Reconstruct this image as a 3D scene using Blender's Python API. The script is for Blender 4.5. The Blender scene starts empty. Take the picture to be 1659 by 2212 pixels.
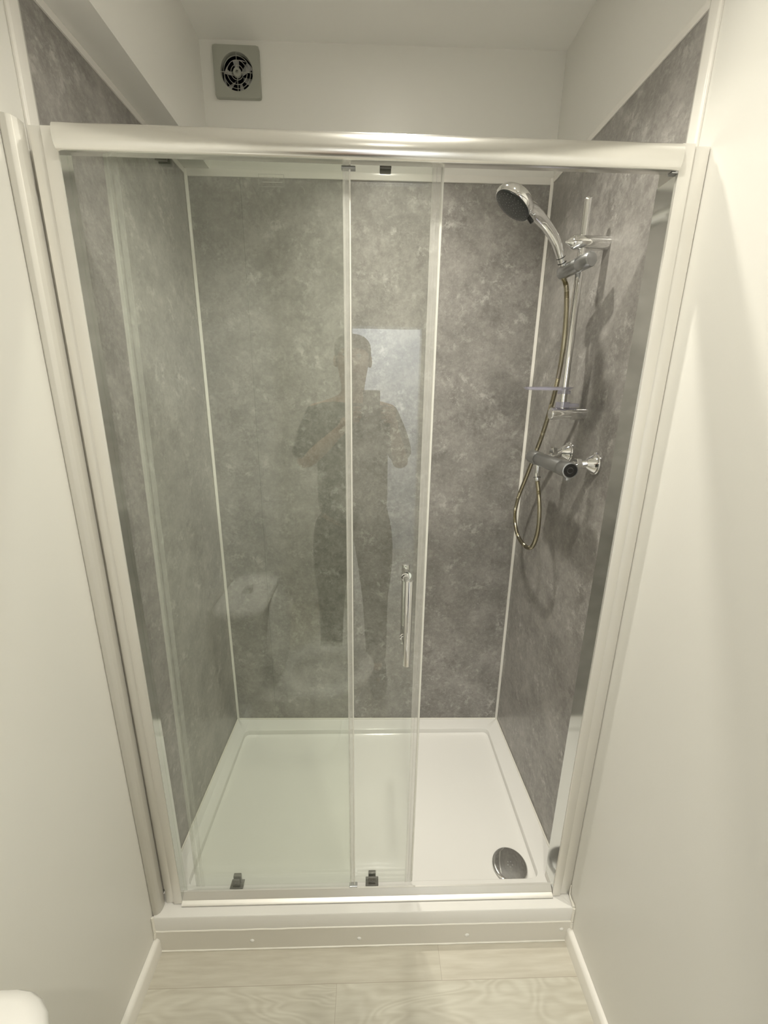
import bpy, bmesh, math, random
from mathutils import Vector, Matrix
PI = math.pi
S = bpy.context.scene
COL = S.collection

# ---------------------------------------------------------------- camera, world, lights, exposure
cd = bpy.data.cameras.new('camera'); cam = bpy.data.objects.new('camera', cd); COL.objects.link(cam)
cd.sensor_fit = 'HORIZONTAL'; cd.sensor_width = 36.0; cd.lens = 894.18 / 1659 * 36.0
cd.clip_start = 0.01; cd.clip_end = 50
_r = Vector((0.9994816, -0.0288233, 0.01434363)); _u = Vector((-0.00604191, 0.26968247, 0.96293035))
_f = Vector((0.03162306, 0.96251783, -0.26936852))
M = Matrix((( _r.x, _u.x, -_f.x, 0.60512676), (_r.y, _u.y, -_f.y, -0.82294252), (_r.z, _u.z, -_f.z, 1.41063063), (0, 0, 0, 1)))
cam.matrix_world = M
S.camera = cam

W = bpy.data.worlds.new('world'); S.world = W; W.use_nodes = True
W.node_tree.nodes['Background'].inputs[0].default_value = (0.9, 0.9, 0.8, 1)
W.node_tree.nodes['Background'].inputs[1].default_value = 0.0
S.view_settings.view_transform = 'Standard'; S.view_settings.look = 'None'
S.view_settings.gamma = 1.0; S.view_settings.exposure = 0.48
S.view_settings.use_curve_mapping = False
S.cycles.max_bounces = 12; S.cycles.transparent_max_bounces = 24
S.cycles.diffuse_bounces = 8; S.cycles.glossy_bounces = 8

LIGHT_COL = (1.0, 0.955, 0.825)
LIGHTS = [  # x, y, watts, beam angle
    (0.70, -0.30, 5.1, 128),
    (0.66, 0.32, 4.2, 106),
    (0.66, -1.30, 5.4, 128),
]
CEIL = 2.4175
FL = -0.132

def sr(r, g, b):
    def c(v):
        v /= 255.0
        return v / 12.92 if v <= 0.04045 else ((v + 0.055) / 1.055) ** 2.4
    return (c(r), c(g), c(b), 1)

# ---------------------------------------------------------------- materials
def newmat(name):
    m = bpy.data.materials.new(name); m.use_nodes = True
    return m, m.node_tree, m.node_tree.nodes['Principled BSDF']
def pm(name, col, rough=0.5, metal=0.0, spec=0.5, bump=0.0, bscale=200.0, coat=0.0):
    if not bump: bscale = 3.0
    m, nt, b = newmat(name)
    b.inputs['Base Color'].default_value = col if len(col) == 4 else (*col, 1)
    b.inputs['Roughness'].default_value = rough; b.inputs['Metallic'].default_value = metal
    b.inputs['Specular IOR Level'].default_value = spec; b.inputs['Coat Weight'].default_value = coat
    tc = nt.nodes.new('ShaderNodeTexCoord'); n = nt.nodes.new('ShaderNodeTexNoise')
    n.inputs['Scale'].default_value = bscale; nt.links.new(tc.outputs['Object'], n.inputs['Vector'])
    if bump:
        bp = nt.nodes.new('ShaderNodeBump'); bp.inputs['Strength'].default_value = bump; bp.inputs['Distance'].default_value = 0.001
        nt.links.new(n.outputs['Fac'], bp.inputs['Height']); nt.links.new(bp.outputs['Normal'], b.inputs['Normal'])
    else:
        mr = nt.nodes.new('ShaderNodeMapRange'); mr.inputs['To Min'].default_value = rough * 0.92; mr.inputs['To Max'].default_value = min(1, rough * 1.08)
        nt.links.new(n.outputs['Fac'], mr.inputs['Value']); nt.links.new(mr.outputs['Result'], b.inputs['Roughness'])
    return m
m_wall = pm('cream_wall_paint', (0.775, 0.765, 0.73), 0.38, spec=0.35, bump=0.06, bscale=260)
m_ceil = pm('white_ceiling_paint', (0.82, 0.81, 0.78), 0.7, bump=0.05, bscale=200)
m_white = pm('white_gloss_plastic', (0.83, 0.83, 0.81), 0.22)
m_trim = pm('white_gloss_trim', (0.83, 0.81, 0.77), 0.2)
m_skirt = pm('white_gloss_skirting_paint', (0.84, 0.82, 0.78), 0.25)
m_plinth = pm('cream_plinth_paint', (0.76, 0.74, 0.69), 0.4)
m_caulk = pm('white_silicone', (0.84, 0.82, 0.76), 0.35, bump=0.3, bscale=60)
m_tray = pm('white_acrylic_tray', (0.82, 0.81, 0.79), 0.12)
m_silver = pm('polished_silver_frame', (0.88, 0.87, 0.84), 0.20, metal=1.0)
m_satin = pm('satin_silver_frame', (0.84, 0.825, 0.79), 0.42, metal=0.7)
m_mirror = pm('polished_post_return', (0.72, 0.73, 0.71), 0.10, metal=1.0)
m_chrome = pm('chrome', (0.86, 0.86, 0.86), 0.05, metal=1.0)
m_brushed = pm('brushed_grey_chrome', (0.50, 0.51, 0.52), 0.30, metal=1.0)
m_hose = pm('hose_steel', (0.48, 0.44, 0.33), 0.25, metal=1.0)
m_black = pm('black_rubber', (0.015, 0.015, 0.015), 0.4)
m_spray = pm('dark_grey_spray_plate', (0.045, 0.05, 0.05), 0.35)
m_nozzle = pm('pale_rubber_nozzle', (0.30, 0.30, 0.29), 0.5)
m_fan = pm('grey_fan_plastic', (0.36, 0.365, 0.32), 0.45)
m_fangr = pm('pale_grille_plastic', (0.33, 0.33, 0.29), 0.5)
m_duct = pm('dark_duct_plastic', (0.006, 0.006, 0.010), 0.9, spec=0.05)
m_roller = pm('grey_roller_plastic', (0.16, 0.155, 0.14), 0.3)
m_ceramic = pm('white_ceramic', (0.84, 0.83, 0.81), 0.08)
m_skin = pm('skin', (0.48, 0.29, 0.20), 0.5)
m_shirt = pm('dark_green_cotton', (0.035, 0.045, 0.038), 0.85, bump=0.4, bscale=90)
m_trous = pm('charcoal_cotton', (0.06, 0.055, 0.05), 0.85, bump=0.4, bscale=90)
m_shoe = pm('black_shoe_leather', (0.02, 0.02, 0.02), 0.4)
m_hair = pm('dark_brown_hair', (0.05, 0.035, 0.025), 0.6, bump=0.8, bscale=120)
m_phone = pm('black_phone_glass', (0.02, 0.02, 0.022), 0.15)
m_hall = pm('white_hallway_paint', (0.84, 0.85, 0.86), 0.6)

def glassmat(name, tint, f0=0.043, edge=None):
    m = bpy.data.materials.new(name); m.use_nodes = True; nt = m.node_tree; N = nt.nodes; L = nt.links
    N.clear(); out = N.new('ShaderNodeOutputMaterial'); mix = N.new('ShaderNodeMixShader')
    tr = N.new('ShaderNodeBsdfTransparent'); tr.inputs[0].default_value = (*tint, 1)
    gl = N.new('ShaderNodeBsdfGlossy'); gl.inputs['Roughness'].default_value = 0.0; gl.inputs[0].default_value = (1, 1, 1, 1)
    g = N.new('ShaderNodeNewGeometry'); dt = N.new('ShaderNodeVectorMath'); dt.operation = 'DOT_PRODUCT'
    L.new(g.outputs['Incoming'], dt.inputs[0]); L.new(g.outputs['Normal'], dt.inputs[1])
    ab = N.new('ShaderNodeMath'); ab.operation = 'ABSOLUTE'; L.new(dt.outputs['Value'], ab.inputs[0])
    om = N.new('ShaderNodeMath'); om.operation = 'SUBTRACT'; om.inputs[0].default_value = 1; L.new(ab.outputs[0], om.inputs[1])
    pw = N.new('ShaderNodeMath'); pw.operation = 'POWER'; pw.inputs[1].default_value = 5; L.new(om.outputs[0], pw.inputs[0])
    ma = N.new('ShaderNodeMath'); ma.operation = 'MULTIPLY_ADD'; ma.inputs[1].default_value = 1 - f0; ma.inputs[2].default_value = f0
    L.new(pw.outputs[0], ma.inputs[0]); L.new(ma.outputs[0], mix.inputs[0])
    L.new(tr.outputs[0], mix.inputs[1]); L.new(gl.outputs[0], mix.inputs[2]); L.new(mix.outputs[0], out.inputs[0])
    return m
m_glass = glassmat('clear_toughened_glass', (0.975, 0.988, 0.972))
m_dish = pm('clear_lilac_plastic', (0.55, 0.54, 0.68), 0.08); m_dish.node_tree.nodes['Principled BSDF'].inputs['Alpha'].default_value = 0.42

def sealmat():
    m, nt, b = newmat('milky_clear_seal')
    b.inputs['Base Color'].default_value = (0.80, 0.80, 0.76, 1); b.inputs['Roughness'].default_value = 0.15
    b.inputs['Alpha'].default_value = 0.62
    tc = nt.nodes.new('ShaderNodeTexCoord'); n = nt.nodes.new('ShaderNodeTexNoise'); n.inputs['Scale'].default_value = 8
    nt.links.new(tc.outputs['Object'], n.inputs['Vector'])
    mr = nt.nodes.new('ShaderNodeMapRange'); mr.inputs['To Min'].default_value = 0.22; mr.inputs['To Max'].default_value = 0.30
    nt.links.new(n.outputs['Fac'], mr.inputs['Value']); nt.links.new(mr.outputs['Result'], b.inputs['Alpha'])
    return m
m_seal = sealmat()
m_seal3 = pm('thin_clear_side_seal', (0.78, 0.79, 0.76), 0.2); m_seal3.node_tree.nodes['Principled BSDF'].inputs['Alpha'].default_value = 0.13
m_seal2 = pm('clear_edge_bead', (0.86, 0.86, 0.82), 0.12)

def panelmat():
    m, nt, b = newmat('grey_marbled_wall_panel'); N = nt.nodes; L = nt.links
    tc = N.new('ShaderNodeTexCoord')
    def noise(sc, det, ro, dist=0.0, off=0.0):
        mp = N.new('ShaderNodeMapping'); mp.inputs['Location'].default_value = (off, off * 1.7, off * 0.6)
        L.new(tc.outputs['Object'], mp.inputs['Vector'])
        n = N.new('ShaderNodeTexNoise'); n.inputs['Scale'].default_value = sc; n.inputs['Detail'].default_value = det
        n.inputs['Roughness'].default_value = ro; n.inputs['Distortion'].default_value = dist
        L.new(mp.outputs[0], n.inputs['Vector']); return n.outputs['Fac']
    def ramp(src, a, bb, c0, c1):
        r = N.new('ShaderNodeValToRGB'); r.color_ramp.elements[0].position = a; r.color_ramp.elements[1].position = bb
        r.color_ramp.elements[0].color = c0; r.color_ramp.elements[1].color = c1; L.new(src, r.inputs[0]); return r.outputs[0]
    def mx(fac, a, bb, blend='MIX'):
        x = N.new('ShaderNodeMix'); x.data_type = 'RGBA'; x.blend_type = blend
        if isinstance(fac, float): x.inputs[0].default_value = fac
        else: L.new(fac, x.inputs[0])
        for i, v in ((6, a), (7, bb)):
            if isinstance(v, tuple): x.inputs[i].default_value = v
            else: L.new(v, x.inputs[i])
        return x.outputs[2]
    def mul(a, bb):
        x = N.new('ShaderNodeMath'); x.operation = 'MULTIPLY'; L.new(a, x.inputs[0]); L.new(bb, x.inputs[1]); return x.outputs[0]
    BK, WT = (0, 0, 0, 1), (1, 1, 1, 1)
    base = ramp(noise(8, 10, 0.70, 0.15), 0.33, 0.68, (0.232, 0.222, 0.209, 1), (0.39, 0.373, 0.355, 1))
    fine = ramp(noise(70, 6, 0.7, 0.6, 3), 0.3, 0.75, (0.82, 0.82, 0.82, 1), (1.16, 1.16, 1.16, 1))
    c = mx(1.0, base, fine, 'MULTIPLY')
    dark = mul(ramp(noise(24, 12, 0.78, 0.2, 9), 0.49, 0.60, BK, WT), ramp(noise(4, 3, 0.5, 0, 5), 0.45, 0.6, BK, WT))
    dk = N.new('ShaderNodeMath'); dk.operation = 'MULTIPLY'; dk.inputs[1].default_value = 0.45; L.new(dark, dk.inputs[0])
    c = mx(dk.outputs[0], c, (0.155, 0.142, 0.135, 1))
    fl = mul(ramp(noise(30, 12, 0.78, 0.25, 21), 0.50, 0.585, BK, WT), ramp(noise(9, 6, 0.68, 0.2, 31), 0.48, 0.62, BK, WT))
    f2 = N.new('ShaderNodeMath'); f2.operation = 'MULTIPLY'; f2.inputs[1].default_value = 0.85; L.new(fl, f2.inputs[0])
    c = mx(f2.outputs[0], c, (0.52, 0.505, 0.485, 1))
    sp = ramp(noise(60, 10, 0.8, 0.2, 41), 0.52, 0.62, BK, WT)
    s2 = N.new('ShaderNodeMath'); s2.operation = 'MULTIPLY'; s2.inputs[1].default_value = 0.42; L.new(sp, s2.inputs[0])
    c = mx(s2.outputs[0], c, (0.47, 0.45, 0.43, 1))
    L.new(c, b.inputs['Base Color'])
    b.inputs['Roughness'].default_value = 0.3; b.inputs['Specular IOR Level'].default_value = 0.4
    bp = N.new('ShaderNodeBump'); bp.inputs['Strength'].default_value = 0.12; bp.inputs['Distance'].default_value = 0.001
    L.new(noise(140, 4, 0.6), bp.inputs['Height']); L.new(bp.outputs['Normal'], b.inputs['Normal'])
    return m
m_panel = panelmat()

def floormat():
    # pale oak boards running along x; joints in the texture
    m, nt, b = newmat('pale_oak_vinyl_boards'); N = nt.nodes; L = nt.links
    tc = N.new('ShaderNodeTexCoord'); sep = N.new('ShaderNodeSeparateXYZ'); L.new(tc.outputs['Object'], sep.inputs[0])
    def math_(op, a, bb=None, cc=None):
        x = N.new('ShaderNodeMath'); x.operation = op
        for i, v in enumerate((a, bb, cc)):
            if v is None: continue
            if isinstance(v, (int, float)): x.inputs[i].default_value = v
            else: L.new(v, x.inputs[i])
        return x.outputs[0]
    rowf = math_('DIVIDE', math_('ADD', sep.outputs['Y'], 0.081), 0.182)
    row = math_('FLOOR', rowf)
    rfr = math_('SUBTRACT', rowf, row)
    xo = math_('ADD', sep.outputs['X'], math_('MULTIPLY', row, -0.288))
    cf = math_('DIVIDE', math_('SUBTRACT', xo, 0.8075), 1.22)
    colm = math_('FLOOR', cf); cfr = math_('SUBTRACT', cf, colm)
    wn = N.new('ShaderNodeTexWhiteNoise'); wn.noise_dimensions = '2D'
    cmb = N.new('ShaderNodeCombineXYZ'); L.new(row, cmb.inputs[0]); L.new(colm, cmb.inputs[1]); L.new(cmb.outputs[0], wn.inputs['Vector'])
    # grain coordinates, different for each board
    gx = math_('MULTIPLY', sep.outputs['X'], 1.5); gy = math_('MULTIPLY', sep.outputs['Y'], 7.0)
    g = N.new('ShaderNodeCombineXYZ'); L.new(gx, g.inputs[0]); L.new(gy, g.inputs[1]); L.new(math_('MULTIPLY', wn.outputs['Value'], 17.0), g.inputs[2])
    n1 = N.new('ShaderNodeTexNoise'); n1.inputs['Scale'].default_value = 1.9; n1.inputs['Detail'].default_value = 1.2; n1.inputs['Distortion'].default_value = 0.9
    L.new(g.outputs[0], n1.inputs['Vector'])
    rings = math_('SINE', math_('MULTIPLY', n1.outputs['Fac'], 78.0))
    rf = math_('MULTIPLY_ADD', rings, 0.5, 0.5)
    g2 = N.new('ShaderNodeCombineXYZ'); L.new(math_('MULTIPLY', sep.outputs['X'], 6.0), g2.inputs[0]); L.new(math_('MULTIPLY', sep.outputs['Y'], 60.0), g2.inputs[1])
    L.new(wn.outputs['Value'], g2.inputs[2])
    n2 = N.new('ShaderNodeTexNoise'); n2.inputs['Scale'].default_value = 1.6; n2.inputs['Detail'].default_value = 5; L.new(g2.outputs[0], n2.inputs['Vector'])
    fac = math_('ADD', math_('MULTIPLY', math_('MULTIPLY', rf, math_('GREATER_THAN', 0.5, wn.outputs['Value'])), 0.22), math_('MULTIPLY', n2.outputs['Fac'], 0.78))
    r = N.new('ShaderNodeValToRGB'); r.color_ramp.elements[0].position = 0.2; r.color_ramp.elements[1].position = 0.75
    r.color_ramp.elements[0].color = (0.49, 0.465, 0.395, 1); r.color_ramp.elements[1].color = (0.64, 0.625, 0.555, 1); L.new(fac, r.inputs[0])
    hs = N.new('ShaderNodeMix'); hs.data_type = 'RGBA'; hs.blend_type = 'MULTIPLY'; hs.inputs[0].default_value = 1
    bt = N.new('ShaderNodeValToRGB'); bt.color_ramp.elements[0].color = (0.90, 0.90, 0.88, 1); bt.color_ramp.elements[1].color = (1.06, 1.04, 1.04, 1)
    L.new(wn.outputs['Value'], bt.inputs[0]); L.new(r.outputs[0], hs.inputs[6]); L.new(bt.outputs[0], hs.inputs[7])
    # knots
    v = N.new('ShaderNodeTexVoronoi'); v.inputs['Scale'].default_value = 3.4; L.new(tc.outputs['Object'], v.inputs['Vector'])
    kn = math_('LESS_THAN', v.outputs['Distance'], 0.028)
    j1 = math_('LESS_THAN', rfr, 0.007); j2 = math_('LESS_THAN', cfr, 0.0010)
    j = math_('MAXIMUM', j1, j2)
    d = N.new('ShaderNodeMix'); d.data_type = 'RGBA'; L.new(math_('MAXIMUM', math_('MULTIPLY', j, 0.5), math_('MULTIPLY', kn, 0.4)), d.inputs[0])
    L.new(hs.outputs[2], d.inputs[6]); d.inputs[7].default_value = (0.24, 0.19, 0.14, 1)
    L.new(d.outputs[2], b.inputs['Base Color']); b.inputs['Roughness'].default_value = 0.42
    return m
m_floor = floormat()

def emis(name, col, s):
    m, nt, b = newmat(name)
    b.inputs['Base Color'].default_value = (0.9, 0.9, 0.9, 1)
    b.inputs['Emission Color'].default_value = (*col, 1); b.inputs['Emission Strength'].default_value = s
    return m
m_lens = emis('lit_lamp_lens', LIGHT_COL, 60)

# ---------------------------------------------------------------- mesh helpers
def link(name, bm, mat, parent=None, smooth=False, auto=None):
    bmesh.ops.recalc_face_normals(bm, faces=bm.faces)
    me = bpy.data.meshes.new(name); bm.to_mesh(me); bm.free()
    o = bpy.data.objects.new(name, me); COL.objects.link(o)
    me.materials.append(mat)
    if smooth:
        for p in me.polygons: p.use_smooth = True
        me.set_sharp_from_angle(angle=math.radians(auto or 40))
    if parent: o.parent = parent
    return o
def box(bm, a, b, bev=0.0, seg=2):
    x0, y0, z0 = a; x1, y1, z1 = b
    vs = [bm.verts.new(v) for v in ((x0, y0, z0), (x1, y0, z0), (x1, y1, z0), (x0, y1, z0), (x0, y0, z1), (x1, y0, z1), (x1, y1, z1), (x0, y1, z1))]
    fs = [bm.faces.new([vs[i] for i in f]) for f in ((3, 2, 1, 0), (4, 5, 6, 7), (0, 1, 5, 4), (1, 2, 6, 5), (2, 3, 7, 6), (3, 0, 4, 7))]
    if bev:
        es = {e for f in fs for e in f.edges}
        bmesh.ops.bevel(bm, geom=list(es), offset=bev, segments=seg, affect='EDGES', profile=0.5)
def prism(bm, poly, z0, z1, axis='z', bev=0.0, seg=2):
    def P(a, b, c): return {'z': (a, b, c), 'x': (c, a, b), 'y': (a, c, b)}[axis]
    lo = [bm.verts.new(P(a, b, z0)) for a, b in poly]; hi = [bm.verts.new(P(a, b, z1)) for a, b in poly]
    n = len(poly); fs = [bm.faces.new(lo[::-1]), bm.faces.new(hi)]
    for i in range(n): fs.append(bm.faces.new((lo[i], lo[(i + 1) % n], hi[(i + 1) % n], hi[i])))
    if bev:
        es = {e for f in fs for e in f.edges}
        bmesh.ops.bevel(bm, geom=list(es), offset=bev, segments=seg, affect='EDGES', profile=0.5)
def frame_of(d):
    d = Vector(d).normalized(); a = Vector((0, 0, 1)) if abs(d.z) < 0.9 else Vector((1, 0, 0))
    u = d.cross(a).normalized(); return u, d.cross(u).normalized(), d
def lathe(bm, p, d, prof, n=32, sx=1.0, sy=1.0, up=None):
    """prof: list of (radius, distance along d); closed with caps where radius > 0"""
    u, v, d = frame_of(d)
    if up is not None:
        v = Vector(up).normalized(); u = v.cross(d).normalized(); v = d.cross(u).normalized()
    p = Vector(p); rings = []
    for r, t in prof:
        c = p + d * t
        if r < 1e-6: rings.append([bm.verts.new(c)])
        else: rings.append([bm.verts.new(c + u * (r * sx * math.cos(2 * PI * k / n)) + v * (r * sy * math.sin(2 * PI * k / n))) for k in range(n)])
    for a, b in zip(rings, rings[1:]):
        if len(a) == 1 and len(b) == 1: continue
        if len(a) == 1: [bm.faces.new((a[0], b[k], b[(k + 1) % n])) for k in range(n)]
        elif len(b) == 1: [bm.faces.new((a[k], a[(k + 1) % n], b[0])) for k in range(n)]
        else: [bm.faces.new((a[k], a[(k + 1) % n], b[(k + 1) % n], b[k])) for k in range(n)]
    if len(rings[0]) > 1: bm.faces.new(rings[0][::-1])
    if len(rings[-1]) > 1: bm.faces.new(rings[-1])
def rod(bm, a, b, r, n=24, bev=0.0):
    a, b = Vector(a), Vector(b); L = (b - a).length
    if bev: prof = [(r - bev, 0), (r - bev * .3, bev * .3), (r, bev), (r, L - bev), (r - bev * .3, L - bev * .3), (r - bev, L)]
    else: prof = [(r, 0), (r, L)]
    lathe(bm, a, b - a, prof, n)
def catmull(pts, step):
    pts = [Vector(p) for p in pts]; out = []
    P = [pts[0] * 2 - pts[1]] + pts + [pts[-1] * 2 - pts[-2]]
    for i in range(1, len(P) - 2):
        n = max(2, int((P[i + 1] - P[i]).length / step))
        for k in range(n):
            t = k / n
            out.append(0.5 * ((2 * P[i]) + (P[i + 1] - P[i - 1]) * t + (2 * P[i - 1] - 5 * P[i] + 4 * P[i + 1] - P[i + 2]) * t * t + (-P[i - 1] + 3 * P[i] - 3 * P[i + 1] + P[i + 2]) * t ** 3))
    out.append(pts[-1]); return out
def tube(bm, pts, rad, n=12):
    """rad: function(i, count) or number"""
    N_ = len(pts); rings = []
    t0 = (pts[1] - pts[0]).normalized(); u = frame_of(t0)[0]
    for i, p in enumerate(pts):
        t = (pts[min(i + 1, N_ - 1)] - pts[max(i - 1, 0)]).normalized()
        u = (u - t * u.dot(t)).normalized(); v = t.cross(u)
        r = rad(i, N_) if callable(rad) else rad
        rings.append([bm.verts.new(p + u * (r * math.cos(2 * PI * k / n)) + v * (r * math.sin(2 * PI * k / n))) for k in range(n)])
    for a, b in zip(rings, rings[1:]):
        for k in range(n): bm.faces.new((a[k], a[(k + 1) % n], b[(k + 1) % n], b[k]))
    bm.faces.new(rings[0][::-1]); bm.faces.new(rings[-1])
def loft(bm, rings, cap0=True, cap1=True):
    R_ = [[bm.verts.new(p) for p in r] for r in rings]; n = len(R_[0])
    for a, b in zip(R_, R_[1:]):
        for k in range(n): bm.faces.new((a[k], a[(k + 1) % n], b[(k + 1) % n], b[k]))
    if cap0: bm.faces.new(R_[0][::-1])
    if cap1: bm.faces.new(R_[-1])
    return R_
def torus(bm, c, d, R_, r, n=48, m=8):
    u, v, d = frame_of(d); c = Vector(c); rings = []
    for i in range(n):
        a = 2 * PI * i / n; w = u * math.cos(a) + v * math.sin(a)
        rings.append([bm.verts.new(c + w * (R_ + r * math.cos(2 * PI * k / m)) + d * (r * math.sin(2 * PI * k / m))) for k in range(m)])
    for i in range(n):
        a, b = rings[i], rings[(i + 1) % n]
        for k in range(m): bm.faces.new((a[k], a[(k + 1) % m], b[(k + 1) % m], b[k]))
def tag(o, label, cat, group=None):
    o['label'] = label; o['category'] = cat
    if group: o['group'] = group
    return o
def thing(name, label, cat, loc=(0, 0, 0), group=None):
    o = bpy.data.objects.new(name, None); COL.objects.link(o); o.location = loc; o.empty_display_size = 0.05
    return tag(o, label, cat, group)
def part(name, bm, mat, parent, smooth=False, auto=None, label=None):
    """meshes are built in room coordinates; shift them so the parent's own place is their origin"""
    loc = Vector((0, 0, 0)); q = parent
    while q: loc += q.location; q = q.parent
    bmesh.ops.translate(bm, verts=bm.verts, vec=-loc)
    o = link(name, bm, mat, parent, smooth, auto)
    if label: o['label'] = label
    return o
def struct(name, bm, mat, parent=None, smooth=False):
    o = link(name, bm, mat, parent, smooth)
    if not parent: o['kind'] = 'structure'
    return o
NB = bmesh.new

# ---------------------------------------------------------------- the room
YB = -1.95
bm = NB(); box(bm, (-0.02, YB - 0.01, FL - 0.05), (1.22, 0.01, FL)); struct('floor', bm, m_floor)
bm = NB(); box(bm, (-0.12, YB - 0.1, CEIL), (1.32, 0.86, CEIL + 0.08)); struct('ceiling', bm, m_ceil)
bm = NB(); prism(bm, [(-0.12, YB), (0, YB), (0, 0.088), (-0.014, 0.088), (-0.010, 0.757), (-0.12, 0.757)], FL - 0.05, CEIL + 0.02)
struct('wall_left', bm, m_wall)
bm = NB(); prism(bm, [(-0.10, 0.06), (0.0895, 0.06), (0.0895, 0.755), (-0.10, 0.755)], 2.093, CEIL + 0.01); struct('wall_left_boxing', bm, m_wall)
bm = NB(); prism(bm, [(1.32, YB), (1.2, YB), (1.2, 0.088), (1.214, 0.088), (1.199, 0.745), (1.32, 0.745)], FL - 0.05, CEIL + 0.02)
prism(bm, [(1.31, 0.07), (1.2, 0.07), (1.1852, 0.745), (1.31, 0.745)], 2.092, CEIL + 0.015)
struct('wall_right', bm, m_wall)
bm = NB(); prism(bm, [(-0.1, 0.757), (1.3, 0.7436), (1.3, 0.86), (-0.1, 0.86)], FL - 0.05, 2.10)
prism(bm, [(-0.1, 0.765), (1.3, 0.765), (1.3, 0.86), (-0.1, 0.86)], 2.10, CEIL + 0.02)
def ywl(x): return 0.7445 - (x - 0.01) * 0.00996
for xa, xb, za, zb in ((0.01, 0.149, 2.092, CEIL + 0.015), (0.246, 1.1852, 2.092, CEIL + 0.015), (0.149, 0.246, 2.092, 2.288), (0.149, 0.246, 2.385, CEIL + 0.015)):
    prism(bm, [(xa, ywl(xa)), (xb, ywl(xb)), (xb, 0.765), (xa, 0.765)], za, zb)
wb = struct('wall_back', bm, m_wall)
# wall behind the photographer, with a doorway
DX0, DX1, DZ = 0.47, 0.93, 1.845
bm = NB(); box(bm, (-0.12, YB - 0.1, FL - 0.05), (DX0, YB, CEIL + 0.02)); box(bm, (DX1, YB - 0.1, FL - 0.05), (1.32, YB, CEIL + 0.02)); box(bm, (DX0, YB - 0.1, DZ), (DX1, YB, CEIL + 0.02))
struct('wall_front', bm, m_wall)
# made-up hallway, added so the doorway reflects as a bright rectangle
bm = NB(); box(bm, (-0.3, YB - 1.25, FL - 0.05), (1.5, YB - 0.005, FL - 0.001)); struct('floor_hallway', bm, m_floor)
bm = NB(); box(bm, (-0.3, YB - 1.25, CEIL), (1.5, YB - 0.1, CEIL + 0.08)); struct('ceiling_hallway', bm, m_ceil)
bm = NB(); box(bm, (-0.3, YB - 1.25, FL), (1.5, YB - 1.15, CEIL)); struct('wall_hallway', bm, m_hall)
bm = NB(); box(bm, (-0.35, YB - 1.25, FL), (-0.3, YB - 0.1, CEIL)); struct('wall_hallway_left', bm, m_hall)
bm = NB(); box(bm, (1.5, YB - 1.25, FL), (1.55, YB - 0.1, CEIL)); struct('wall_hallway_right', bm, m_hall)
bm = NB()
for x0, x1, z0, z1 in ((DX0 - 0.05, DX0, FL, DZ + 0.05), (DX1, DX1 + 0.05, FL, DZ + 0.05), (DX0, DX1, DZ, DZ + 0.05)): box(bm, (x0, YB, z0), (x1, YB + 0.014, z1), 0.003)
struct('trim_1', bm, m_skirt)

# skirting boards
SKP = [(0, 0), (0.0145, 0), (0.0145, 0.046), (0.012, 0.052), (0.006, 0.0555), (0, 0.056)]
def skirting(name, side, y0, y1):
    bm = NB()
    poly = [(0.0005 + x if side == 'l' else 1.1995 - x, FL + z) for x, z in SKP]
    lo = [bm.verts.new((a, y0, b)) for a, b in poly]; hi = [bm.verts.new((a, y1, b)) for a, b in poly]; n = len(poly)
    bm.faces.new(lo); bm.faces.new(hi[::-1])
    for i in range(n): bm.faces.new((lo[i], hi[i], hi[(i + 1) % n], lo[(i + 1) % n]))
    return struct(name, bm, m_skirt, smooth=True)
skirting('baseboard_left', 'l', YB + 0.001, -0.0022)
skirting('baseboard_right', 'r', YB + 0.001, -0.0022)

# ---------------------------------------------------------------- grey shower wall panels
ZP = 2.087
def panel(name, poly, label, z0=0.0015):
    bm = NB(); prism(bm, poly, z0, ZP - 0.002); return tag(link(name, bm, m_panel), label, 'wall panel', 'grey marbled shower wall panels')
panel('shower_wall_panel', [(-0.0128, 0.095), (0.0015, 0.095), (0.0096, 0.7435), (-0.0095, 0.7560)], 'grey marbled shower wall panel on the left side wall')
panel('shower_wall_panel', [(0.0100, 0.7434), (0.1822, 0.7417), (0.1822, 0.7535), (0.0100, 0.7555)], 'narrow strip of grey marbled panel on the back wall, left of the vertical joint')
panel('shower_wall_panel', [(0.1829, 0.7417), (1.1846, 0.7312), (1.1846, 0.7440), (0.1829, 0.7535)], 'wide grey marbled panel covering most of the shower back wall')
panel('shower_wall_panel', [(1.2135, 0.095), (1.1985, 0.095), (1.1854, 0.7310), (1.1985, 0.7440)], 'darker looking grey marbled panel on the right side wall behind the shower fittings')

# white trims: internal corners, top edges, front edges
bm = NB(); prism(bm, [(0.0092, 0.7430), (0.0092, 0.7355), (0.0118, 0.7335), (0.0190, 0.7395), (0.0190, 0.7420)], 0.002, ZP + 0.004, bev=0.0008)
struct('trim_2', bm, m_trim, smooth=True)
bm = NB(); prism(bm, [(1.1862, 0.7305), (1.1862, 0.7222), (1.1838, 0.7203), (1.1760, 0.7265), (1.1760, 0.7300)], 0.002, ZP + 0.004, bev=0.0008)
struct('trim_3', bm, m_trim, smooth=True)
def ybk(x): return 0.7434 - (x - 0.0096) * (0.7434 - 0.7312) / (1.1854 - 0.0096)
bm = NB()
prism(bm, [(0.0125, ybk(0.0125) - 0.0045), (1.1830, ybk(1.183) - 0.0045), (1.183, 0.738), (0.0125, 0.749)], ZP - 0.014, ZP + 0.006, bev=0.001)
struct('trim_4', bm, m_trim, smooth=True)
bm = NB(); prism(bm, [(0.0015, 0.098), (0.0055, 0.098), (0.0125, 0.735), (0.0095, 0.735)], ZP - 0.010, ZP + 0.0055)
struct('trim_5', bm, m_trim)
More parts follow.
